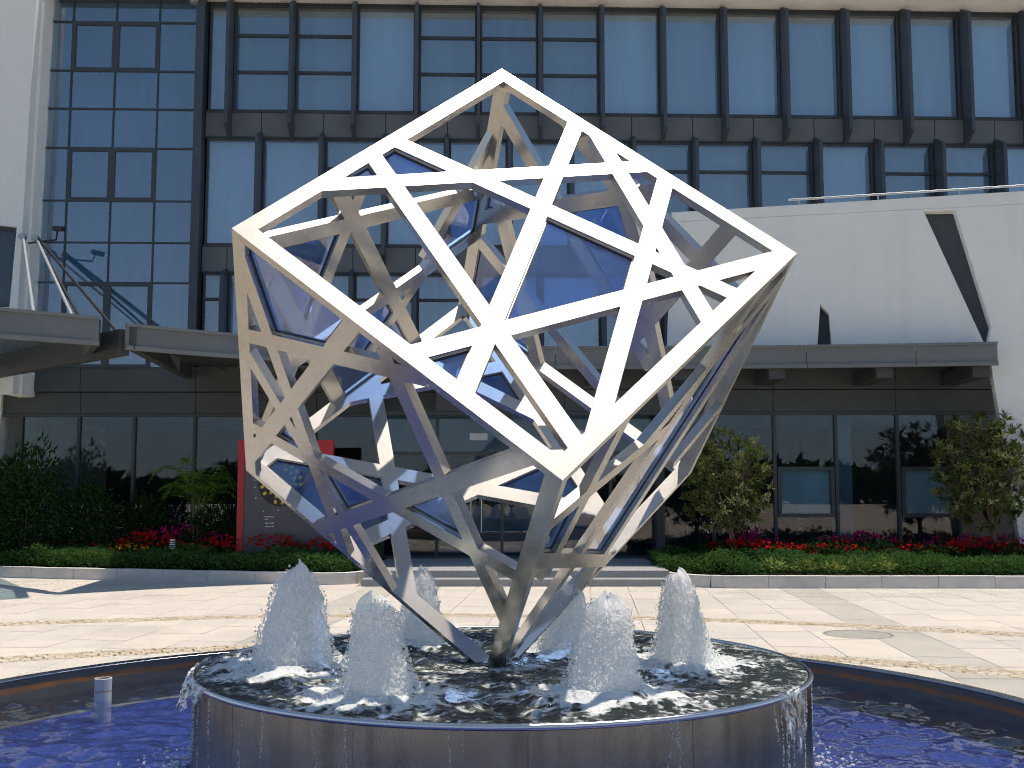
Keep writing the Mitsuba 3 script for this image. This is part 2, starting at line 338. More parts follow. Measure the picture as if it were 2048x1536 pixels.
# ------------------------------------------------------------------ pool and drum
pb = thing('fountain_pool', 'round outer fountain pool with blue mosaic floor and rust stained steel wall', 'pool')
add(pb + '__wall', lathe([(POOL_R + .025, -.02), (POOL_R + .025, .296), (POOL_R + .02, .302), (POOL_R - .015, .302), (POOL_R - .02, .296), (POOL_R - .02, -.015)], POOL, 200), 'm_poolwall', smooth=30)
add(pb + '__rim', lathe([(POOL_R + .066, .285), (POOL_R + .068, .306), (POOL_R + .06, .313), (POOL_R - .022, .313), (POOL_R - .028, .308), (POOL_R - .026, .303)], POOL, 200), 'm_lip', smooth=40)
add(pb + '__reflection_ring', prism(Point(*POOL).buffer(POOL_R - .021, 64).difference(Point(*POOL).buffer(POOL_R - .10, 64)), A3(0, 0, 0), X_, Y_, Z_, -.018, .013), 'm_wall_reflection')  # added grey ring: dark wall reflection painted on the floor, dulls the blue
add(pb + '__floor', prism(Point(*POOL).buffer(POOL_R - .103, 64).difference(Point(*DRUM).buffer(DRUM_R - .05, 64)), A3(0, 0, 0), X_, Y_, Z_, -.018, .012), 'm_tiles')
rm = np.random.default_rng(5)
def blob(x, y, rx, ry, rot, seed):
    r_ = np.random.default_rng(seed); t = np.arange(18) * 2 * np.pi / 18; k = 1 + .35 * r_.normal(size=18) * .6
    u, v = rx * np.cos(t) * k, ry * np.sin(t) * k
    return Polygon(np.c_[x + u * math.cos(rot) - v * math.sin(rot), y + u * math.sin(rot) + v * math.cos(rot)]).buffer(0)
for x, y, rx, ry, rt, m_, sd in [(1.93, 6.35, .16, .05, .5, 'm_mosaic_yellow', 1), (2.12, 6.42, .1, .04, -.3, 'm_mosaic_yellow', 2), (1.78, 6.2, .13, .06, .2, 'm_mosaic_dark', 3), (2.35, 6.4, .12, .06, 0, 'm_mosaic_dark', 4),
                        (2.42, 6.0, .13, .06, .4, 'm_mosaic_dark', 5), (2.25, 6.02, .06, .03, .4, 'm_mosaic_yellow', 6), (1.75, 7.35, .12, .05, .2, 'm_mosaic_yellow', 7), (-2.0, 4.55, .3, .12, .2, 'm_mosaic_dark', 8), (-1.72, 4.42, .16, .09, 0, 'm_mosaic_yellow', 9), (-2.35, 4.5, .25, .1, 0.1, 'm_mosaic_dark', 10)]:
    add(pb + '__mosaic_patch', prism(blob(x, y, rx, ry, rt, sd), A3(0, 0, 0), X_, Y_, Z_, .0125, .016), m_)
def polar_grid(c, r0, r1, nr, nt, hfun, rad=None):
    r = np.linspace(r0, r1, nr) if rad is None else rad; t = np.arange(nt) * 2 * np.pi / nt
    x = c[0] + r[:, None] * np.cos(t); y = c[1] + r[:, None] * np.sin(t); P = np.stack([x, y, hfun(x, y)], -1).reshape(-1, 3)
    i, k = np.meshgrid(np.arange(nr - 1), np.arange(nt), indexing='ij'); a = i * nt + k; b = i * nt + (k + 1) % nt
    F = np.stack([np.stack([a, a + nt, b + nt], -1), np.stack([a, b + nt, b], -1)], 2).reshape(-1, 3)
    return fixed(P, F)
def pool_h(x, y):
    p = np.stack([x * 3.2, y * 5.0, x * 0], -1); q = np.stack([x * 9, y * 14, x * 0 + 3], -1)
    d = np.hypot(x - DRUM[0], y - DRUM[1]) - DRUM_R
    e = np.exp(-np.maximum(d, 0) / .35)
    return .165 + .075 * (meshkit.fbm(p, 3, 2) - .5) + (.034 + .035 * e) * (meshkit.fbm(q, 3, 5) - .5)
add('water', polar_grid(POOL, 1.2, POOL_R - .021, 150, 520, pool_h), 'm_poolwater', smooth=True, kind='structure', label='rippled clear water of the outer pool over blue tiles')
# drum
dk = thing('fountain_drum', 'round raised brushed steel fountain drum streaked by overflowing water', 'fountain basin')
add(dk + '__core', lathe([(DRUM_R - .02, -.01), (DRUM_R - .02, DRUM_Z - .03)], DRUM, 128), 'm_gasket', smooth=30)
for i in range(14):
    a0, a1 = -math.pi / 2 + .07 + i * 2 * math.pi / 14, -math.pi / 2 + .07 + (i + 1) * 2 * math.pi / 14
    add(dk + '__steel_panel', arc_shell(DRUM, DRUM_R - .012, DRUM_R + .0004 * (i % 2), a0 + .0005, a1 - .0005, 0, DRUM_Z - .012, 16), 'm_drum', smooth=30)
tt = np.linspace(0, 2 * np.pi, 17)[:-1]
add(dk + '__rim', lathe([(DRUM_R - .004 + .014 * math.cos(t), DRUM_Z + .002 + .014 * math.sin(t)) for t in np.linspace(-.5 * math.pi, 1.5 * math.pi, 15)], DRUM, 220), 'm_lip', smooth=True)
def drum_h(x, y):
    P = lambda s, o: np.stack([x * s, y * s, x * 0 + o], -1)
    w = 0 * x; ring = 0 * x
    for jx, jy, top, r0, r1 in JETS:
        d = np.hypot(x - jx, y - jy); w = np.maximum(w, np.exp(-(d / (r1 * 2.0)) ** 2)); ring += .018 * np.exp(-d / .35) * np.cos((d - r1) * 42)
    edge = np.clip((DRUM_R - np.hypot(x - DRUM[0], y - DRUM[1])) / .12, 0, 1)
    h = (.026 + .05 * w) * (meshkit.fbm(P(4.5, 0), 4, 1) - .5) + (.014 + .03 * w) * (1 - 2 * np.abs(meshkit.fbm(P(11, 2), 3, 9) - .5) - .75) + ring + .03 * w
    return DRUM_Z + .012 + h * (.25 + .75 * edge) - .008 * (1 - edge)
add('water', polar_grid(DRUM, .002, DRUM_R - .004, 230, 640, drum_h), 'm_drumwater', smooth=True, kind='structure', label='dark turbulent foaming water on top of the fountain drum')

def jet_mesh(x, y, top, r0, r1, seed):
    nz, nt = 120, 160
    u = np.linspace(0, 1, nz) ** 1.0; t = np.arange(nt) * 2 * np.pi / nt
    U, Tt = np.meshgrid(u, t, indexing='ij'); H = top - DRUM_Z + .05
    base = r1 + (r0 - r1) * U ** .75 + .10 * np.exp(-U * 16)                # flared foot
    cap = np.where(U > .86, np.sqrt(np.clip(1 - ((U - .86) / .14) ** 2, 0, 1)), 1)
    P = np.stack([np.cos(Tt) * 1.0, np.sin(Tt) * 1.0, U * H * 7], -1)
    lump = meshkit.fbm(P * 2.2 + seed, 4, seed) - .5; fine = meshkit.fbm(P * [7, 7, 3.2] + seed, 3, seed + 3) - .5
    ridge = np.abs(meshkit.fbm(P * [4.5, 4.5, 1.3] + seed * 2, 3, seed + 7) - .5)
    R = .94 * base * (1 + .26 * lump + .13 * fine - .08 * ridge + .13 * (meshkit.fbm(P * [19, 19, 8] + seed, 2, seed + 5) - .5)) * (.12 + .88 * cap)
    topv = meshkit.fbm(np.stack([np.cos(Tt) * 1.6, np.sin(Tt) * 1.6, 0 * U + seed], -1), 3, seed + 11) - .5
    Z = DRUM_Z - .03 + H * U * (1 + .20 * topv * U ** 3) + .03 * fine
    V = np.stack([x + R * np.cos(Tt) + .03 * U * math.cos(seed), y + R * np.sin(Tt), Z], -1).reshape(-1, 3)
    i, k = np.meshgrid(np.arange(nz - 1), np.arange(nt), indexing='ij'); a = i * nt + k; b = i * nt + (k + 1) % nt
    F = np.stack([np.stack([a, b, b + nt], -1), np.stack([a, b + nt, a + nt], -1)], 2).reshape(-1, 3)
    return fixed(V, F)
ICO0, ICO1 = trimesh.creation.icosphere(subdivisions=0), trimesh.creation.icosphere(subdivisions=1)
def drops(P, S, stretch=None, hi=False):
    I = ICO1 if hi else ICO0; n = len(P)
    st_ = np.ones((n, 3)) if stretch is None else stretch
    V = (I.vertices[None] * (S[:, None, None] * st_[:, None, :]) + P[:, None]).reshape(-1, 3)
    F = (np.arange(n)[:, None, None] * len(I.vertices) + I.faces[None]).reshape(-1, 3)
    return fixed(V, F)
JL = ['tall wide foaming water jet at the far left of the drum', 'front left foaming water jet, nearest the drum edge', 'back left water jet half hidden behind the sculpture foot',
      'back right water jet behind the slanting steel beams', 'front right foaming water jet near the drum edge', 'tall narrow foaming water jet at the far right of the drum']
for s_, (x, y, top, r0, r1) in enumerate(JETS):
    jk = add('water_jet', jet_mesh(x, y, top, r0, r1, s_ * 3 + 1), 'm_jet', smooth=True, label=JL[s_], cat='water jet', group='bubbling water jets of the fountain')
    r_ = np.random.default_rng(40 + s_); n = 4600
    th = r_.uniform(0, 2 * np.pi, n); u = r_.beta(1.0, 1.1, n); kind = r_.random(n)
    lump = meshkit.fbm(np.c_[np.cos(th) * 2.2 + s_, np.sin(th) * 2.2, u * 5], 3, s_)
    cl = meshkit.fbm(np.c_[np.cos(th) * 6 + s_, np.sin(th) * 6, u * 11], 3, s_ + 20)
    topf = 1 + .16 * (meshkit.fbm(np.c_[np.cos(th) * 1.6, np.sin(th) * 1.6, th * 0 + s_], 3, s_ + 11) - .5) * u
    rr = (r1 + (r0 - r1) * u ** .75 + .09 * np.exp(-u * 16)) * np.where(u > .9, np.sqrt(np.clip(1.02 - ((u - .9) / .1) ** 2, 0, 1)) * r_.uniform(0, 1, n) ** .4, 1)
    rr = rr * (.80 + .26 * lump + .16 * (cl - .5) + np.where(kind < .14, np.abs(r_.normal(.1, .2, n)), r_.uniform(.08, .20, n)))
    P = np.c_[x + .03 * u * math.cos(s_ * 3 + 1) + rr * np.cos(th), y + rr * np.sin(th), DRUM_Z + .01 + (top - DRUM_Z) * u * topf * np.where(kind < .14, r_.uniform(.92, 1.08, n), 1.0)]
    S = np.where(kind < .14, r_.gamma(1.6, .0010, n) + .0012, r_.gamma(2.0, .0008, n) + .0012)
    add(jk + '__spray', drops(P, S, np.c_[np.ones(n), np.ones(n), r_.uniform(.7, 1.6, n)], False), 'm_droplet', smooth=False, kind='stuff')
# overflow running down the drum
r_ = np.random.default_rng(77); ms = []
for a in list(r_.uniform(-2.95, -2.45, 9)) + list(r_.uniform(-.72, -.02, 20)) + list(r_.uniform(-2.4, -.8, 9)):
    z = DRUM_Z - .0; n = r_.integers(9, 40); a_ = a
    for k in range(n):
        z -= r_.uniform(.006, .022); a_ += r_.normal(0, .0022)
        if z < .13: break
        s = r_.uniform(.0012, .0034)
        ms.append((DRUM[0] + (DRUM_R + .002) * math.cos(a_), DRUM[1] + (DRUM_R + .002) * math.sin(a_), z, s, r_.uniform(1, 3.2)))
ms = np.array(ms)
add(dk + '__trickles', drops(ms[:, :3], ms[:, 3], np.c_[np.ones(len(ms)), np.ones(len(ms)), ms[:, 4]], True), 'm_droplet', smooth=True, kind='stuff')
# sheet of water spilling over the left edge, and splashes at its foot
def spill(a0, a1, seed, reach, low):
    nu, nv = 60, 46
    a = np.linspace(a0, a1, nu); v = np.linspace(0, 1, nv); Aa, Vv = np.meshgrid(a, v, indexing='ij')
    q = np.stack([Aa * 26, Vv * 4, 0 * Aa + seed], -1); k = meshkit.fbm(q, 4, seed)
    env = np.sin(np.pi * (Aa - a0) / (a1 - a0)) ** .5
    R = DRUM_R + .006 + reach * Vv ** .7 * (.5 + k) * env + .02 * (meshkit.fbm(q * 2.3, 3, seed + 2) - .5)
    Z = DRUM_Z + .022 - low * Vv ** 1.6 * (.55 + .9 * k) * env + .03 * (meshkit.fbm(q * 1.7, 3, seed + 5) - .5)
    V = np.stack([DRUM[0] + R * np.cos(Aa), DRUM[1] + R * np.sin(Aa), Z], -1).reshape(-1, 3)
    i, j = np.meshgrid(np.arange(nu - 1), np.arange(nv - 1), indexing='ij'); p = i * nv + j
    keep = (meshkit.fbm(np.stack([Aa * 60, Vv * 9, 0 * Aa + seed + 9], -1), 3, seed + 1)[:-1, :-1] - .42 - .22 * (Vv[:-1, :-1] - .55)) > -.03
    F = np.stack([np.stack([p, p + nv, p + nv + 1], -1)[keep], np.stack([p, p + nv + 1, p + 1], -1)[keep]], 1).reshape(-1, 3)
    return fixed(V, F)
add(dk + '__spill', spill(math.radians(176), math.radians(212), 3, .06, .15), 'm_spill', smooth=True)
add(dk + '__spill', spill(math.radians(-39), math.radians(-30), 8, .03, .34), 'm_spill', smooth=True)
n = 900; r_ = np.random.default_rng(78); th = np.r_[r_.normal(3.45, .22, n // 2), r_.normal(-.35, .35, n // 2)]; rr = DRUM_R + .03 + np.abs(r_.normal(0, .16, n))
P = np.c_[DRUM[0] + rr * np.cos(th), DRUM[1] + rr * np.sin(th), .14 + np.abs(r_.normal(0, .05, n)) * (rr < DRUM_R + .25)]
add(dk + '__splash', drops(P, r_.gamma(2, .0012, n) + .001, np.c_[r_.uniform(1, 2.2, n), np.ones(n), r_.uniform(.6, 1.3, n)], True), 'm_droplet', smooth=True, kind='stuff')
add('drain_pipe', lathe([(.058, -.02), (.058, .302), (.056, .304), (.050, .304), (.049, .30), (.049, .2)], (-2.84, 7.86), 28), 'm_pipe', smooth=30, label='short white plastic overflow pipe with a rust stain standing in the left of the pool', cat='pipe')
ul = thing('underwater_lamp', 'steel disc lamp on a dark green body lying in the right of the pool', 'lamp')
lm = trimesh.creation.cylinder(radius=.085, height=.02, sections=36); M = trimesh.transformations.rotation_matrix(.25, (1, .4, 0)); M[:3, 3] = (2.16, 4.97, .152); lm.apply_transform(M)
add(ul + '__lens', lm, 'm_lip', smooth=30)
lb = trimesh.creation.cylinder(radius=.075, height=.1, sections=36); M2 = M.copy(); M2[:3, 3] = (2.15, 4.95, .092); lb.apply_transform(M2)
add(ul + '__housing', lb, 'm_mosaic_dark', smooth=30)

# ------------------------------------------------------------------ sculpture: an open cube of steel beams on one corner
AE = 2.0
CU, CV, CW = A3(.762754, -.259189, -.592476), A3(-.629139, -.509398, -.587110), A3(-.149633, .820570, -.551611)
CT = A3(-.058513, 6.126754, 4.001125)
FR, BW, DEP = .043, .046, .045                                        # frame and beam width in edge lengths, beam depth in metres
cube = thing('cube_sculpture', 'large open cube of bright steel beams with blue glass panes balanced on one corner', 'sculpture')
FACES = {   # origin, two axes, outward normal, beams (end points in edge lengths), points in panes
 'top': (CT, CU, CV, -CW, [((.024, .738), (.531, .028)), ((-.001, .545), (.967, .905)), ((.025, .47), (.978, .251)), ((.288, .015), (.708, .981)), ((.547, .983), (.988, .018)), ((.365, .024), (.96, .373)), ((.588, .001), (.978, .856))]),
 'left': (CT + AE * CV, CU, CW, CV, [((.035, .104), (.432, 1.028)), ((.004, .371), (.56, .043)), ((.375, .063), (.022, .903)), ((.021, .421), (.645, 1.047)), ((.255, 1.074), (.937, -.04)), ((-.007, .761), (1.004, .432)), ((.525, .069), (.967, .664))]),
 'right': (CT + AE * CU, CV, CW, CU, [((.971, .198), (.484, .326)), ((.551, .288), (-.004, .079)), ((.778, .059), (.894, .46)), ((.134, -.01), (.924, .872)), ((.002, .09), (.672, 1.114)), ((1.006, .321), (.415, 1.052)), ((.186, .693), (-.05, .61))]),
 'bottom': (CT + AE * CW, CU, CV, CW, [((-.038, .939), (1., .267)), ((-.009, .449), (.684, 1.002)), ((.409, .989), (.728, -.001)), ((.018, .597), (.338, .027)), ((.125, .044), (1.003, .394)), ((.168, .277), (.642, .165))]),
 'back_left': (CT, CV, CW, -CU, [((.962, .074), (-.005, .451)), ((.688, .015), (.255, .991)), ((.544, .028), (.951, .904)), ((.947, .084), (.613, .998)), ((.759, .626), (-.016, .634)), ((.206, .58), (.487, .823)), ((-.004, .212), (.228, .525))]),
 'back_right': (CT, CU, CW, -CV, [((.001, .091), (.703, .636)), ((.307, .048), (.483, .142)), ((.508, .106), (.944, .24)), ((.822, .0), (.643, .663)), ((.002, .565), (.665, -.013)), ((.479, .126), (.642, .373)), ((.025, .634), (.628, .902)), ((.082, .442), (.379, 1.031)), ((.592, .328), (.865, .814))]),
}
PANES = {'top': [(0.062, 0.624), (0.094, 0.524), (0.651, 0.48), (0.624, 0.919)], 'left': [(0.179, 0.105), (0.199, 0.634), (0.452, 0.883), (0.727, 0.409), (0.415, 0.685)], 'right': [(0.439, 0.706), (0.931, 0.283)], 'bottom': [(0.139, 0.91), (0.393, 0.857), (0.647, 0.409), (0.314, 0.187)], 'back_left': [(0.092, 0.507), (0.693, 0.27), (0.428, 0.714)], 'back_right': [(0.432, 0.282), (0.069, 0.763), (0.049, 0.469)]}
f0, f1 = 0.0, 1.0
def cube_box(u0, u1, v0, v1, w0, w1):
    c = box(0, 1, 0, 1, 0, 1); V = c.vertices
    W = CT + AE * ((u0 + (u1 - u0) * V[:, :1]) * CU + (v0 + (v1 - v0) * V[:, 1:2]) * CV + (w0 + (w1 - w0) * V[:, 2:]) * CW)
    return fixed(W, c.faces if np.linalg.det(np.array([CU, CV, CW])) > 0 else c.faces[:, ::-1])
HB = DEP / AE                                                          # every edge is a flat bar, wide on one face and thin on the other
for w in ((0, HB), (1 - HB, 1)):
    for e in ((0, FR), (1 - FR, 1)):
        add(cube + '__edge_beam', cube_box(0, 1, *e, *w), 'm_steel')
        add(cube + '__edge_beam', cube_box(*e, FR, 1 - FR, *w), 'm_steel')
for v in ((0, HB), (1 - HB, 1)):
    for u in ((0, FR), (1 - FR, 1)):
        add(cube + '__edge_beam', cube_box(*u, *v, HB, 1 - HB), 'm_steel')
INNER = {'top': (FR, FR), 'bottom': (FR, FR), 'left': (FR, HB), 'back_right': (FR, HB), 'right': (HB, HB), 'back_left': (HB, HB)}
for fn, (O, A, B, N, beams) in FACES.items():
    ia, ib = INNER[fn]; inner = sbox(ia, ib, 1 - ia, 1 - ib); done = None
    for p, q in beams:
        p, q = A3(*p), A3(*q); d = (q - p) / np.linalg.norm(q - p); p, q = p - d * .06, q + d * .06
        s = LineString([p, q]).buffer(BW / 2, cap_style=2).intersection(inner)
        piece = s if done is None else s.difference(done.buffer(1e-5)); done = s if done is None else done.union(s)
        m = prism(shapely.affinity.scale(piece, AE, AE, origin=(0, 0)), O, A, B, N, -DEP, 0.0)
        if m is not None: add(cube + '__beam', m, 'm_steel')
    free = inner.difference(done.buffer(1e-5))
    for pt in PANES[fn]:
        for g in getattr(free, 'geoms', [free]):
            if g.contains(Point(*pt)):
                G = shapely.affinity.scale(g, AE, AE, origin=(0, 0)); G1, G2 = G.buffer(-.006, join_style=2), G.buffer(-.012, join_style=2)
                if G2.is_empty: continue
                k = add(cube + '__pane', prism(G.buffer(-.004, join_style=2), O, A, B, N, -.028, -.0275), 'm_blueglass')
                r1 = prism(G.buffer(-.0015, join_style=2).difference(G1), O, A, B, N, -.038, -.018)
                r2 = prism(G1.difference(G2), O, A, B, N, -.034, -.022)
                if r1 is not None: add(k + '__bead', r1, 'm_lip')
                if r2 is not None: add(k + '__gasket', r2, 'm_gasket')

# ------------------------------------------------------------------ office building
FA = 0.0304
FO, FT, FN = A3(.588, 22.83, 0), A3(math.cos(FA), math.sin(FA), 0), A3(math.sin(FA), -math.cos(FA), 0)
def fbox(s0, s1, o0, o1, z0, z1):
    b = box(s0, s1, o0, o1, z0, z1); v = b.vertices
    return fixed(FO + v[:, :1] * FT + v[:, 1:2] * FN + v[:, 2:] * Z_, b.faces[:, ::-1])
ob = thing('office_building', 'three storey office building with dark vertical fins and bluish glass', 'building')
O_ = ob + '__'
PITCHW = 1.3
rows = [('a', 9.54, 11.86, 0.0, 11.93, 8.93, [11.19, 10.39]), ('b', 6.68, 8.95, .5, 9.06, 6.2, [8.32]), ('c', 4.1, 6.08, 0.0, 6.16, 4.05, [5.54])]
plain = {'a': {-6, -3, 1, 2, 3, 4, 5, 6, 7, 8, 9}, 'b': {-6, -5, -3, -2, -1, 0, 4, 7}, 'c': {-5, 0}}
def window(s0, s1, z0, z1, kind, trans=(), out=0.0, pane='m_pane', bl=0, fw=.035):
    f = [fbox(s0, s0 + fw, out - .05, out + .03, z0, z1), fbox(s1 - fw, s1, out - .05, out + .03, z0, z1), fbox(s0 + fw, s1 - fw, out - .05, out + .03, z0, z0 + fw), fbox(s0 + fw, s1 - fw, out - .05, out + .03, z1 - fw, z1)]
    zz = [z0 + fw] + sorted(trans) + [z1 - fw]
    for t in trans: f.append(fbox(s0 + fw, s1 - fw, out - .05, out + .028, t - .03, t + .03))
    k = add(O_ + 'window', cat_(f), 'm_mullion')
    for a, b in zip(zz[:-1], zz[1:]):
        a_, b_ = a + (.03 if a in trans else 0), b - (.03 if b in trans else 0)
        add(k + '__pane', fbox(s0 + fw + .001, s1 - fw - .001, out - .012, out - .0115, a_ + .001, b_ - .001), pane)
    add(k + '__blind', fbox(s0 + .01, s1 - .01, out - .24, out - .22, z0 + .02, z1 - .02), f'm_blind{bl}')
for nm, z0, z1, off, ft, fb, trans in rows:
    for i in range(-6, 10):
        s0, s1 = PITCHW * (i + off), PITCHW * (i + 1 + off)
        if i == -6: s0 = -7.02
        if s1 > 12.4 or s1 - s0 < .2: continue
        pl = i in plain[nm]
        if nm == 'a' and i > 0: bl = 0 if i % 2 == 1 else 3
        else: bl = (0 if pl else 1 + (i % 2))
        window(s0 + .045, s1 - .045, z0, z1, pl, () if pl else trans, pane='m_pane' if pl else 'm_pane', bl=bl)
    for i in range(-6, 11):
        s = PITCHW * (i + off)
        if s < -6.9 or s > 12.3: continue
        prof = Polygon([(-.06, fb + .02), (.0, fb), (.10, fb), (.48, fb + .2), (.48, ft - .2), (.10, ft), (-.06, ft)])
        m = prism(prof, FO + FT * (s - .035), FN, Z_, FT, 0, .07)
        add(O_ + 'fin', m, 'm_fin')
add(O_ + 'fin', prism(Polygon([(-.06, 4.2), (.3, 4.2), (.3, 11.7), (.1, 11.95), (-.06, 11.95)]), FO + FT * (-7.2), FN, Z_, FT, 0, .17), 'm_fin')
# spandrels: panels between the rows
for z0, z1, off in ((8.99, 9.50, .5), (6.12, 6.64, 0.0)):
    for i in range(-6, 10):
        s0, s1 = max(PITCHW * (i + off), -7.02), PITCHW * (i + 1 + off)
        if s1 - s0 < .2: continue
        add(O_ + 'spandrel_panel', fbox(s0 + .008, s1 - .008, -.08, .035, z0, z1), 'm_spandrel')
    add(O_ + 'sill_strip', fbox(-7.02, 12.4, -.08, .06, z0 - .035, z0 - .003), 'm_mullion')
    add(O_ + 'sill_strip', fbox(-7.02, 12.4, -.08, .06, z1 + .003, z1 + .035), 'm_mullion')
add(O_ + 'head_strip', fbox(-7.02, 12.4, -.06, .05, 11.865, 11.90), 'm_mullion')
# left curtain wall (flush glass)
SV, ZV = [-10.75, -9.82, -8.92, -8.02, -7.22], [4.1, 5.86, 6.70, 7.58, 8.70, 9.54, 10.36, 11.42, 12.6]
for i in range(4):
    for j in range(8):
        fr = i in (1, 2) and j in (0, 3, 6)
        s0, s1, z0, z1 = SV[i], SV[i + 1], ZV[j], ZV[j + 1]
        w = .07 if fr else .014
        fr_m = [fbox(s0, s0 + w, .0, .09, z0, z1), fbox(s1 - w, s1, .0, .09, z0, z1), fbox(s0 + w, s1 - w, .0, .09, z0, z0 + w), fbox(s0 + w, s1 - w, .0, .09, z1 - w, z1)]
        k = add(O_ + 'curtain_window', cat_(fr_m), 'm_mullion')
        add(k + '__pane', fbox(s0 + w + .001, s1 - w - .001, .055, .0555, z0 + w + .001, z1 - w - .001), 'm_pane_dark')
add(O_ + 'inner_wall', fbox(-10.8, -7.2, -.30, -.26, 4.1, 12.6), 'm_blind1')
# eave and roof
add(O_ + 'soffit', prism(Polygon([(-7.45, -.1), (-7.2, .62), (12.6, .62), (12.6, -.1)]), FO, FT, FN, Z_, 11.905, 11.97), 'm_soffit')
add(O_ + 'fascia', prism(Polygon([(-7.2, .622), (-7.2, .66), (12.6, .66), (12.6, .622)]), FO, FT, FN, Z_, 11.90, 12.3), 'm_soffit')
add(O_ + 'roof', fbox(-11.4, 12.8, -14, .62, 11.98, 12.25), 'm_spandrel')
add(O_ + 'end_wall', fbox(12.4, 12.8, -14, .0, 0, 11.97), 'm_white')
add(O_ + 'end_wall', fbox(-11.4, -11.0, -14, .0, 0, 11.97), 'm_white')
add(O_ + 'back_wall', fbox(-11.0, 12.4, -14, -13.7, 0, 11.97), 'm_white')
add(O_ + 'floor_slab', fbox(-11.0, 12.4, -13.7, -.3, 3.75, 4.05), 'm_interior')
# ground floor: dark cladding and glass at Y = 22
GY = 22.0
gx_m = [-8.83, -7.70, -6.47, -5.25, -4.0, -2.62, -1.52, -.2, 1.05, 2.0, 2.98, 3.98, 5.2, 6.42, 7.64, 8.83, 10.0]
for i, (a, b) in enumerate(zip([-11.2, -10.0] + gx_m[:-1], [-10.0] + gx_m)):
    for z0, z1, y in ((3.17, 3.60, GY + (.6 if a < -2.7 else 0)), (3.615, 4.12, GY - .06 + (.6 if a < -2.7 else 0))):
        if i % 2: continue
        b2 = ([-10.0] + gx_m + [11.2])[i + 1]
        add(O_ + 'cladding_panel', box(a + .006, b2 - .006, y, y + .12, z0, z1), 'm_darkpanel')
add(O_ + 'ground_head', box(-2.62, 11.2, GY - .03, GY + .1, 3.10, 3.163), 'm_mullion')
add(O_ + 'ground_head', box(-11.2, -2.63, GY + .57, GY + .7, 3.10, 3.163), 'm_mullion')
add(O_ + 'return_wall', box(-2.70, -2.63, GY - .06, GY + .56, 3.10, 4.12), 'm_darkpanel')
add(O_ + 'return_wall', box(2.9, 2.97, GY + .05, GY + .56, .235, 3.10), 'm_darkpanel')
low = {12, 14}
ground_edges = [-10.0] + gx_m
for i, (a, b) in enumerate(zip(ground_edges[:-1], ground_edges[1:])):
    door = -2.7 < a < 2.9
    y = GY + .6 if a < 2.9 else GY; zb = .242 if door else .15
    tr = 2.36 if door else None
    f = [box(a - .03, a + .03, y - .06, y + .05, zb, 3.1), box(a + .03, b - .03, y - .05, y + .05, zb, zb + .05)]
    if tr: f.append(box(a + .03, b - .03, y - .05, y + .05, tr - .03, tr + .03))
    k = add(O_ + 'shop_window', cat_(f), 'm_mullion')
    if abs(a - 5.2) < .01 or abs(a - 7.64) < .01:
        f2 = [box(a + .05, b - .05, y - .05, y + .03, 2.0, 2.07), box(a + .05, b - .05, y - .05, y + .03, 1.08, 1.15), box(a + .05, a + .12, y - .05, y + .03, 1.15, 2.0), box(b - .12, b - .05, y - .05, y + .03, 1.15, 2.0)]
        add(k + '__opening_frame', cat_(f2), 'm_mullion')
        add(k + '__blind', box(a + .12, b - .12, y + .06, y + .07, 1.13, 2.0), 'm_blind0')
    add(k + '__pane', box(a + .03, b - .03, y - .0005, y, zb + .05, 3.1), 'm_clear')
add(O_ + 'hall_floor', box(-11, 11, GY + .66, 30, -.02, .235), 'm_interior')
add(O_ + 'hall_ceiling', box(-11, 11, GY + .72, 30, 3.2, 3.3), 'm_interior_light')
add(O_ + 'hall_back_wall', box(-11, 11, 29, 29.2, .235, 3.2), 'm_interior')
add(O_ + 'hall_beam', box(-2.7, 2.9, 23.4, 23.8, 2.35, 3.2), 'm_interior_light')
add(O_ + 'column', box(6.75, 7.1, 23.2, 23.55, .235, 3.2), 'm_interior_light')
add(O_ + 'column', box(-5.9, -5.5, 24.2, 24.6, .235, 3.2), 'm_interior_light')
dn = O_ + 'door_sign'
add(dn, box(-.86, -.50, 22.52, 22.535, 2.62, 2.76), 'm_label')
for x in (-.83, -.62):
    add(O_ + 'door_handle', tube([(x, 22.50, .75), (x, 22.50, 1.52)], .011, 8), 'm_lip', smooth=True)
add(O_ + 'door_knob', trimesh.creation.icosphere(subdivisions=2, radius=.035).apply_translation((1.27, 22.5, .98)), 'm_lip', smooth=True)
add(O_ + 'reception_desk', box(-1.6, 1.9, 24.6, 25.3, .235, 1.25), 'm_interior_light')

# white curved screen wall on the right
def wall_xy(s): return None
WA, WB = A3(3.0, 21.82), A3(11.6, 19.92)
wd = (WB - WA); WL = np.linalg.norm(wd); wd /= WL
wt, wn = A3(wd[0], wd[1], 0), A3(wd[1], -wd[0], 0)
def ws(x): return (x - WA[0]) / wd[0]
outer = Polygon([(ws(3.06), 4.2), (ws(3.2), 7.15), (ws(9.63), 7.2), (ws(13), 7.2), (ws(13), -.02), (ws(9.36), -.02), (ws(8.90), 4.2)])
slit1 = Polygon([(ws(7.86), 6.92), (ws(8.42), 6.90), (ws(8.96), 4.65), (ws(8.87), 4.25), (ws(8.80), 4.40)])
slit2 = Polygon([(ws(5.96), 5.18), (ws(6.12), 5.0), (ws(6.16), 4.2), (ws(5.87), 4.2)])
ww = thing('screen_wall', 'tall white rendered screen wall with two slanting dark slits at the right', 'wall')
whole = outer.difference(slit1).difference(slit2)
add(ww + '__coping', prism(whole.intersection(sbox(-1, 6.96, 20, 9)), A3(WA[0], WA[1], 0), wt, Z_, wn, -.28, .006), 'm_white')
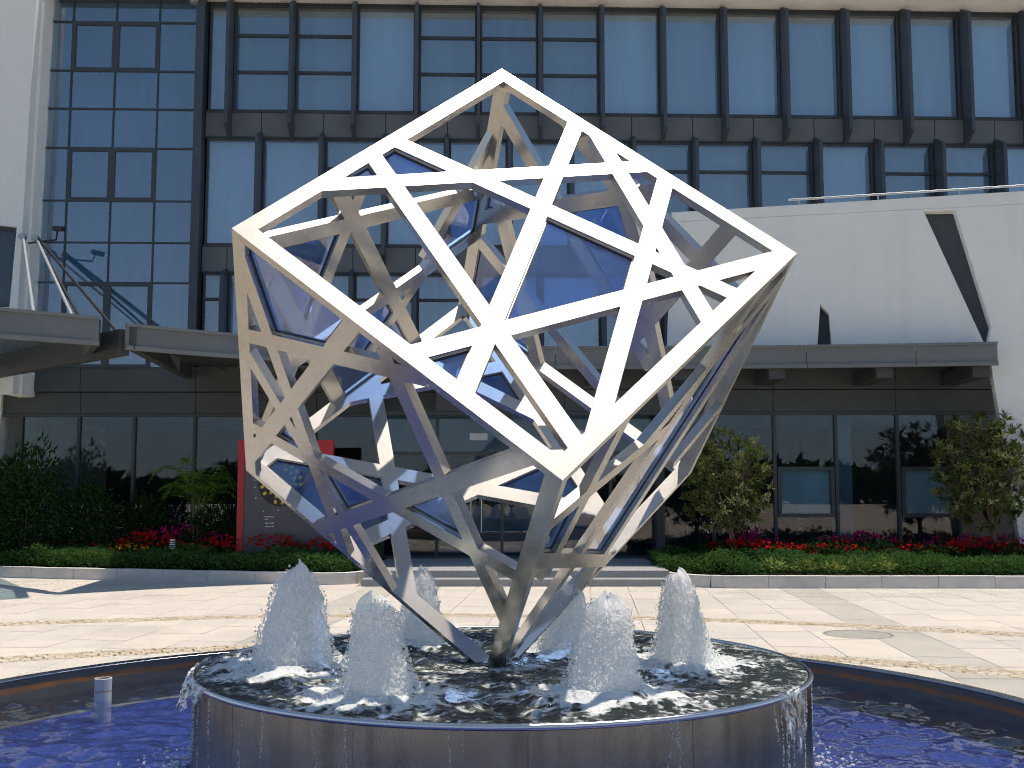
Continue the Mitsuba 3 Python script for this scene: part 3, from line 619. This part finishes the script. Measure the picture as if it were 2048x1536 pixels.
for a, b in ((-1, ws(9.75)), (ws(9.75), 20)):
    add(ww + '__panel', prism(whole.intersection(sbox(a + .0025, -.1, b - .0025, 6.953)), A3(WA[0], WA[1], 0), wt, Z_, wn, -.28, 0), 'm_white')
add(ww + '__slit_back', prism(slit1.buffer(.05), A3(WA[0], WA[1], 0), wt, Z_, wn, -.34, -.285), 'm_slit')
add(ww + '__slit_back', prism(slit2.buffer(.03).intersection(outer.buffer(.02)), A3(WA[0], WA[1], 0), wt, Z_, wn, -.34, -.285), 'm_slit')
hr = thing('roof_handrail', 'thin pale metal handrail along the top of the white screen wall', 'railing')
def wp(x, z, o=0): return A3(WA[0], WA[1], 0) + wt * ws(x) + Z_ * z + wn * o
add(hr + '__rail', tube([wp(5.42, 7.30, -.1), wp(12.8, 7.36, -.1)], .022, 8), 'm_railing', smooth=True)
for x in (5.62, 7.07, 8.52, 9.97):
    add(hr + '__post', tube([wp(x, 7.17, -.1), wp(x, 7.31, -.1)], .013, 8), 'm_railing', smooth=True)

# white pier on the left with a dark window
pier = thing('white_pier', 'tall white concrete pier at the left edge of the building with a dark window', 'wall')
pf = [(-13.5, 3.5), (-9.82, 3.5), (-9.66, 13.5), (-13.5, 13.5)]
wpoly = Polygon([(-12.4, 5.2), (-9.96, 5.22), (-9.88, 6.84), (-12.4, 7.1)])
add(pier + '__front_wall', prism(Polygon(pf).difference(wpoly), A3(0, 21.7, 0), X_, Z_, A3(0, -1, 0), -.3, 0), 'm_white')
add(pier + '__side_wall', prism(Polygon([(21.7 + .301, 3.5), (22.75, 3.5), (22.75, 13.5), (21.7 + .301, 13.5)]), A3(-9.83, 0, 0), Y_, A3(.016, 0, 1), A3(-1, 0, 0), 0, .3), 'm_white')
wk = add(pier + '__window', prism(wpoly.buffer(.0).difference(wpoly.buffer(-.07, join_style=2)), A3(0, 21.7, 0), X_, Z_, A3(0, -1, 0), -.2, -.1), 'm_mullion')
add(wk + '__pane', prism(wpoly.buffer(-.07, join_style=2), A3(0, 21.7, 0), X_, Z_, A3(0, -1, 0), -.15, -.149), 'm_clear')
add(wk + '__inner_wall', prism(wpoly, A3(0, 21.7, 0), X_, Z_, A3(0, -1, 0), -.5, -.45), 'm_interior')
sc = thing('security_camera', 'small dark security camera on an arm beside the white pier', 'camera')
add(sc + '__body', bar((-9.02, 21.42, 6.74), (-8.78, 21.3, 6.70), .09, .09), 'm_black')
add(sc + '__arm', tube([(-9.66, 21.75, 6.52), (-8.98, 21.45, 6.52), (-8.94, 21.4, 6.70)], .018, 8), 'm_black', smooth=30)

# entrance canopies: steel channel edges, glass deck, ribs
def sweep_fascia(path, zt, h, lip, key):
    p = np.asarray(path, float); t = np.gradient(p, axis=0); t /= np.linalg.norm(t, axis=1, keepdims=True); nn = np.c_[t[:, 1], -t[:, 0]]   # towards the camera
    prof = [(-.02, 0), (lip, 0), (lip, -.05), (0, -.05), (0, -h + .07), (lip, -h + .07), (lip, -h), (-.02, -h)]
    m_ = len(prof); V = []
    for q, n_ in zip(p, nn):
        for o, z in prof: V.append((q[0] + n_[0] * o, q[1] + n_[1] * o, zt + z))
    F = []
    for i in range(len(p) - 1):
        for k in range(m_):
            a, b = i * m_ + k, i * m_ + (k + 1) % m_
            F += [(a, b, b + m_), (a, b + m_, a + m_)]
    for base in (0, (len(p) - 1) * m_):
        for tri in ((0, 1, 2), (0, 2, 3), (0, 3, 4), (0, 4, 7), (4, 5, 6), (4, 6, 7)): F.append(tuple(base + x for x in tri))
    add(key, fixed(V, F), 'm_canopy')
mc = thing('entrance_canopy', 'long curved grey steel entrance canopy running right over the doors', 'canopy')
main_path = smooth_line([(-6.2, 17.7), (-4.68, 18.95), (-2.5, 20.05), (.63, 20.62), (3.16, 20.55), (6.0, 20.25), (8.82, 20.0)], 90)
seg = [0, 16, 30, 44, 57, 70, 81, 89]
for i, (a, b) in enumerate(zip(seg[:-1], seg[1:])):
    p = main_path[a:b + 1].copy(); d = p[-1] - p[-2]; p[-1] = p[-1] - d / np.linalg.norm(d) * .012
    sweep_fascia(p, 4.29, .43, .05, mc + '__fascia_panel')
deck = Polygon(list(main_path + A3(0, .03)) + [(8.82, GY - .08), (-6.4, GY + .5)]).buffer(0)
add(mc + '__deck', prism(deck, A3(0, 0, 0), X_, Y_, Z_, 4.12, 4.16), 'm_canopy_dark')
add(mc + '__side_beam', bar((-6.17, 17.75, 4.06), (-6.62, 22.5, 4.06), .16, .36), 'm_canopy_dark')
add(mc + '__side_beam', bar((8.8, 20.05, 4.08), (8.84, 21.9, 4.08), .06, .36), 'm_canopy')
for x, yb in ((-4.2, 19.3), (-2.2, 20.2), (-.2, 20.55), (1.6, 20.65), (3.2, 20.6), (4.94, 20.42), (6.88, 20.22), (8.6, 20.08)):
    add(mc + '__bracket', bar((x, yb + .12, 3.80), (x * 1.01, GY - .07, 3.80), .30, .25), 'm_canopy_dark')
lc = thing('side_canopy', 'shorter grey steel canopy at the far left hung from rods on the white pier', 'canopy')
left_path = smooth_line([(-10.8, 14.1), (-9.2, 15.2), (-7.6, 16.3), (-6.46, 17.15)], 24)
sweep_fascia(left_path, 4.31, .46, .05, lc + '__fascia')
ldeck = Polygon(list(left_path + A3(-.02, .03)) + [(-6.9, 18.4), (-8.9, 21.5), (-12, 21.5)]).buffer(0)
add(lc + '__glass_deck', prism(ldeck, A3(0, 0, 0), X_, Y_, Z_, 4.155, 4.16), 'm_clear')
add(lc + '__main_beam', bar((-6.3, 17.85, 4.0), (-10.9, 22.0, 3.95), .18, .42), 'm_canopy_dark')
add(lc + '__end_beam', bar((-6.50, 17.2, 4.07), (-7.4, 19.0, 4.07), .1, .40), 'm_canopy_dark')
for a, b in (((-7.6, 16.4), (-10.2, 20.9)), ((-8.7, 15.7), (-11.2, 19.6))):
    add(lc + '__rib', bar((*a, 4.0), (*b, 4.0), .12, .22), 'm_canopy_dark')
for p, q, m_, in (((-9.74, 21.68, 6.63), (-7.42, 17.0, 4.33), 'm_railing'), ((-9.48, 21.7, 6.60), (-6.9, 17.2, 4.33), 'm_railing'), ((-9.5, 21.7, 6.60), (-7.08, 18.4, 4.2), 'm_black'), ((-9.47, 21.7, 6.63), (-6.62, 18.4, 4.25), 'm_black')):
    add(lc + '__hanger_rod', tube([p, q], .028, 8), m_, smooth=True)
add(lc + '__anchor', tube([(-9.74, 21.72, 6.63), (-9.74, 21.60, 6.63)], .07, 12), 'm_railing', smooth=30)
add(lc + '__anchor', tube([(-9.48, 21.72, 6.60), (-9.48, 21.60, 6.60)], .07, 12), 'm_railing', smooth=30)

# ------------------------------------------------------------------ information sign
sg = thing('information_sign', 'dark grey sign board with red edge and yellow tile map in the left bed', 'sign')
SY = 20.62
add(sg + '__red_post', box(-5.09, -4.97, SY, SY + .16, .14, 2.54), 'm_red')
add(sg + '__red_header', box(-4.97, -3.33, SY + .005, SY + .155, 2.24, 2.54), 'm_red')
add(sg + '__panel', box(-4.968, -3.34, SY + .02, SY + .14, .14, 2.238), 'm_sign')
t = np.linspace(0, 2 * np.pi, 40)
add(sg + '__map_disc', prism(Polygon(np.c_[-4.28 + .43 * np.cos(t), 1.74 + .43 * np.sin(t)]), A3(0, SY + .02, 0), X_, Z_, A3(0, -1, 0), .001, .006), 'm_black')
ty = []
for ra, n, w in ((.36, 14, .05), (.26, 11, .045)):
    for i in range(n):
        a = math.pi * (.95 + 1.6 * i / n)
        if i in (3, 8) and ra > .3: continue
        b = trimesh.creation.box(extents=(w * 1.3, .006, w)); b.apply_transform(trimesh.transformations.rotation_matrix(-a, (0, 1, 0))); b.apply_translation((-4.28 + ra * math.cos(a), SY + .011, 1.74 + ra * math.sin(a))); ty.append(b)
ty.append(box(-4.22, -4.08, SY + .008, SY + .014, 1.42, 1.47))
for b in ty: add(sg + '__yellow_tile', b, 'm_yellow')
dots = [(-4.78, 1.80), (-4.77, 1.66), (-4.75, 1.46), (-4.6, 1.22), (-4.33, 1.24)]
add(sg + '__dots', cat_([box(x - .012, x + .012, SY + .014, SY + .0195, z - .012, z + .012) for x, z in dots]), 'm_lettering')
lines = [(-4.58, -4.42, 1.11), (-4.58, -4.53, 1.06), (-4.57, -4.40, .99), (-4.57, -4.41, .93)]
for x0, x1, z in lines:
    xs = np.arange(x0, x1, .022)
    add(sg + '__text_line', cat_([box(x, x + .015, SY + .014, SY + .0195, z, z + .02) for x in xs]), 'm_lettering')
bl = thing('bollard_lamp', 'small white louvred garden lamp on a black foot in the left hedge', 'lamp')
add(bl + '__foot', lathe([(.05, .15), (.05, .52), (.045, .53), (.001, .53)], (-6.18, 20.35), 20), 'm_black', smooth=30)
for k in range(4):
    z = .545 + k * .036
    add(bl + '__louvre', lathe([(.03, z), (.052, z + .002), (.046, z + .02), (.03, z + .022), (.001, z + .022)], (-6.18, 20.35), 20), 'm_label', smooth=30)
add(bl + '__cap', lathe([(.05, .69), (.046, .71), (.02, .722), (.001, .724)], (-6.18, 20.35), 20), 'm_label', smooth=40)

# ------------------------------------------------------------------ planting
def inside(poly, n, seed):
    r = np.random.default_rng(seed); x0, y0, x1, y1 = poly.bounds; out = []
    import shapely as sh
    while sum(len(o) for o in out) < n:
        q = np.c_[r.uniform(x0, x1, n * 2), r.uniform(y0, y1, n * 2)]
        out.append(q[sh.contains_xy(poly, q[:, 0], q[:, 1])])
    return np.concatenate(out)[:n], r
lineL, lineR = LineString(kL), LineString(kR)
def zone(line, bed, a, b): return line.buffer(b).difference(line.buffer(a)).intersection(bed)
view = sbox(-11.5, 18, 11.5, 22.5)
def cover(poly, n, seed, h0, h1, L, W, key, mat, label, cat=None, kind='stuff', up=.7):
    q, r = inside(poly, n, seed); hf = meshkit.fbm(np.c_[q * 1.7, q[:, 0] * 0], 3, seed)
    z = .15 + (h0 + (h1 - h0) * r.random(n) ** .6) * (.40 + 1.15 * hf)
    D = r.normal(size=(n, 3)) * [1, 1, .6]; D[:, 2] += up
    add(key, leaf_mesh(np.c_[q, z], D, L * r.uniform(.7, 1.3, n), W * r.uniform(.7, 1.3, n), r), mat, label=label, kind=kind)
noSign = bedL.difference(sbox(-5.15, 20.55, -3.25, 20.9))
cover(zone(lineL, noSign, .1, .85).intersection(view), 26000, 11, .02, .36, .075, .024, 'groundcover', 'm_leaf_hedge', 'low green ground cover behind the left kerb')
cover(zone(lineR, bedR, .1, 1.25).intersection(view), 26000, 12, .02, .34, .075, .024, 'groundcover', 'm_leaf_hedge', 'low green ground cover behind the right kerb')
cover(zone(lineL, noSign, .75, 1.25).intersection(view), 1300, 13, .30, .52, .07, .065, 'red_flowers', 'm_petal_red', 'red flowers massed behind the left ground cover', up=.4)
cover(zone(lineR, bedR, 1.15, 1.65).intersection(view), 1400, 14, .30, .50, .07, .065, 'red_flowers', 'm_petal_red', 'red flowers massed behind the right ground cover', up=.4)
cover(zone(lineL, noSign, 1.2, 1.6).intersection(sbox(-8.5, 18, -5.2, 23)), 380, 15, .45, .62, .07, .06, 'pink_flowers', 'm_petal_pink', 'magenta flowers at the back of the left bed', up=.4)
cover(zone(lineR, bedR, 1.6, 2.1).intersection(sbox(3.3, 18, 10.5, 23)), 1200, 16, .36, .55, .07, .06, 'pink_flowers', 'm_petal_pink', 'magenta flowers at the back of the right bed', up=.4)
cover(zone(lineL, noSign, .7, .85).intersection(sbox(-7.6, 18, -5.6, 23)), 200, 17, .32, .42, .055, .05, 'yellow_flowers', 'm_petal_yellow', 'small yellow flowers in front of the red ones on the left', up=.4)
cover(zone(lineR, bedR, 1.0, 2.6).intersection(view), 13000, 18, .0, .45, .10, .05, 'flower_foliage', 'm_leaf_dark', 'dark leaves among the flowers of the right bed')
cover(zone(lineL, noSign, .8, 2.4).intersection(view), 9000, 19, .0, .45, .10, .05, 'flower_foliage', 'm_leaf_dark', 'dark leaves among the flowers of the left bed')
pale = [(4.42, 'first'), (4.93, 'second'), (5.38, 'third'), (5.82, 'fourth'), (6.22, 'fifth')]
for i, (x, w) in enumerate(pale):
    r = np.random.default_rng(60 + i); n = 280; c = A3(x, 18.80 + .06 * (i % 2), .26)
    D = r.normal(size=(n, 3)); D[:, 2] = np.abs(D[:, 2]) + .25; D /= np.linalg.norm(D, axis=1, keepdims=True)
    P = c + D * r.uniform(.02, .20, (n, 1))
    k = thing('variegated_shrub', f'{w} from the left of five pale yellow green shrubs behind the right kerb', 'shrub', 'pale shrubs behind the right kerb')
    add(k + '__foliage', leaf_mesh(P, D + r.normal(0, .4, (n, 3)), .11 * r.uniform(.7, 1.2, n), .026, r), 'm_leaf_pale')

def tree(key, base, fork, crown_c, crown_r, seed, label, n_tw=210):
    r = np.random.default_rng(seed); k = thing(key, label, 'tree', 'young trees in the right bed')
    base, fork = A3(*base), A3(*fork); tr = []
    path = [base + (fork - base) * s + A3(r.normal(0, .012), r.normal(0, .012), 0) * (0 < s < 1) for s in np.linspace(0, 1, 6)]
    tr.append(tube(path, np.linspace(.062, .045, 6), 10))
    ends = []
    for i in range(9):
        a = i * 2.4 + r.uniform(-.3, .3); el = r.uniform(.45, 1.25)
        e = A3(*crown_c) + A3(*crown_r) * A3(math.cos(a) * math.cos(el), math.sin(a) * math.cos(el), math.sin(el) * .9 - .35) * r.uniform(.55, .85)
        mid = (fork + e) / 2 + A3(0, 0, -.06) + r.normal(0, .05, 3)
        tr.append(tube([fork, fork * .55 + mid * .45, mid, (mid + e) / 2 + r.normal(0, .03, 3), e], [.034, .026, .019, .012, .006], 7)); ends.append((mid, e))
    T_, Dd = [], []
    for i in range(n_tw):
        d = r.normal(size=3); d /= np.linalg.norm(d); rad = r.random() ** (1 / 2.4)
        lump = .72 + .5 * float(meshkit.fbm((d * 1.8 + seed)[None], 3, seed)[0])
        p = A3(*crown_c) + A3(*crown_r) * d * rad * lump
        m_, e = ends[r.integers(len(ends))]
        dd = d * .8 + A3(0, 0, .5) + r.normal(0, .35, 3); dd /= np.linalg.norm(dd)
        q = p - dd * r.uniform(.12, .25)
        if i % 3 == 0: tr.append(tube([m_ * .4 + e * .6, q * .6 + e * .4, p], [.006, .005, .003], 5))
        T_.append(p); Dd.append(dd)
    add(k + '__trunk', cat_(tr), 'm_bark', smooth=True)
    T_, Dd = np.array(T_), np.array(Dd)
    for nm, mat, sel, nl in (('crown', 'm_leaf_tree', np.arange(n_tw) % 4 != 0, 17), ('crown', 'm_leaf_tree_pale', np.arange(n_tw) % 4 == 0, 13)):
        P, D = np.repeat(T_[sel], nl, 0), np.repeat(Dd[sel], nl, 0); n = len(P)
        R = r.normal(size=(n, 3)); D2 = D * .55 + R * .55
        P = P - D * r.uniform(0, .12, (n, 1))
        add(k + '__' + nm, leaf_mesh(P, D2, .125 * r.uniform(.7, 1.25, n), .034 * r.uniform(.8, 1.2, n), r, .15), mat)
tree('young_tree', (3.92, 20.1, .14), (3.95, 20.1, .85), (3.86, 20.1, 1.75), (.90, .85, .98), 31, 'round young tree in front of the ground floor glass, nearer the sculpture', 400)
tree('young_tree', (8.82, 20.2, .14), (8.70, 20.2, .9), (8.6, 20.2, 1.95), (1.05, .95, 1.12), 32, 'larger young tree at the right edge against the white wall', 470)

def bush(key, c, rad, n, seed, mat, label, L=.13, W=.045):
    r = np.random.default_rng(seed); d = r.normal(size=(n, 3)); d /= np.linalg.norm(d, axis=1, keepdims=True)
    k = thing(key, label, 'shrub')
    P = A3(*c) + A3(*rad) * d * (r.random((n, 1)) ** .4) * (.7 + .5 * meshkit.fbm(d * 2 + seed, 3, seed)[:, None])
    P[:, 2] = np.maximum(P[:, 2], .16)
    add(k + '__foliage', leaf_mesh(P, d + r.normal(0, .6, (n, 3)) + A3(0, 0, .2), L * r.uniform(.7, 1.3, n), W, r), mat)
    add(k + '__stem', tube([(c[0], c[1], .1), (c[0] + .03, c[1], c[2])], [.03, .012], 7), 'm_bark', smooth=True)
bush('dark_bush', (-9.3, 21.3, 1.25), (.85, .45, 1.35), 3200, 41, 'm_leaf_dark', 'tall dark green bush at the far left in front of the glass')
bush('dark_bush', (-8.1, 21.5, .9), (.6, .35, .95), 1800, 42, 'm_leaf_dark', 'lower dark bush to the right of the tall one at the far left')
bush('dark_bush', (-10.0, 21.9, 1.0), (.7, .45, 1.1), 2400, 44, 'm_leaf_palm', 'mid green bush half behind the tall dark one at the left edge')
bush('dark_bush', (-7.2, 21.9, .8), (.5, .3, .8), 1500, 45, 'm_leaf_dark', 'dark bush between the palm and the bushes at the far left')
bush('dark_bush', (-5.75, 21.4, .75), (.55, .35, .6), 1300, 43, 'm_leaf_dark', 'small dark bush beside the red edged sign')
def palm(c, h, n, seed, label):
    r = np.random.default_rng(seed); k = thing('potted_palm', label, 'palm')
    for i in range(3):
        add(k + '__stem', tube([(c[0] + .06 * i - .06, c[1], .1), (c[0] + .1 * i - .1, c[1] + .03, h * .55)], [.03, .02], 8), 'm_bark', smooth=True)
    for i in range(n):
        a = i * 2.4 + r.uniform(-.3, .3); reach = r.uniform(.55, 1.0); ht = r.uniform(.25, .62) * h * .6
        s = np.linspace(0, 1, 14); base = A3(c[0] + r.normal(0, .06), c[1] + r.normal(0, .04), h * r.uniform(.42, .58))
        sp = base + np.c_[reach * s * math.cos(a), .5 * reach * s * math.sin(a), ht * 2.0 * s - ht * 1.7 * s ** 2.2]
        ms = [tube(sp, np.linspace(.009, .003, 14), 5)]
        tg = np.gradient(sp, axis=0); tg /= np.linalg.norm(tg, axis=1, keepdims=True); side = np.cross(tg, Z_); side /= np.linalg.norm(side, axis=1, keepdims=True)
        P, D, LL = [], [], []
        for j in range(2, 14):
            for sd in (-1, 1):
                P.append(sp[j]); D.append(tg[j] * .6 + sd * side[j] - Z_ * .35); LL.append(.34 * math.sin(math.pi * (.15 + .8 * s[j])))
        ms.append(leaf_mesh(np.array(P), np.array(D), np.array(LL), .032, r))
        add(k + '__frond', cat_(ms), 'm_leaf_palm')
palm((-6.0, 21.3), 2.75, 20, 51, 'green palm with arching fronds left of the red edged sign')

# a distant line of trees across the plaza behind the camera, seen only mirrored in the ground floor glass
r = np.random.default_rng(90); n = 9000; x = r.uniform(-110, 110, n); hh = 1.0 + 4.0 * meshkit.fbm(np.c_[x * .09, x * 0, x * 0], 3, 4)
P = np.c_[x, -95 + r.normal(0, 3, n), hh * r.random(n) ** .6]
add('distant_trees', leaf_mesh(P, r.normal(size=(n, 3)) + A3(0, 0, .4), 2.0 * r.uniform(.6, 1.3, n), 1.3, r), 'm_leaf_dark', kind='stuff', label='distant dark line of trees across the plaza')
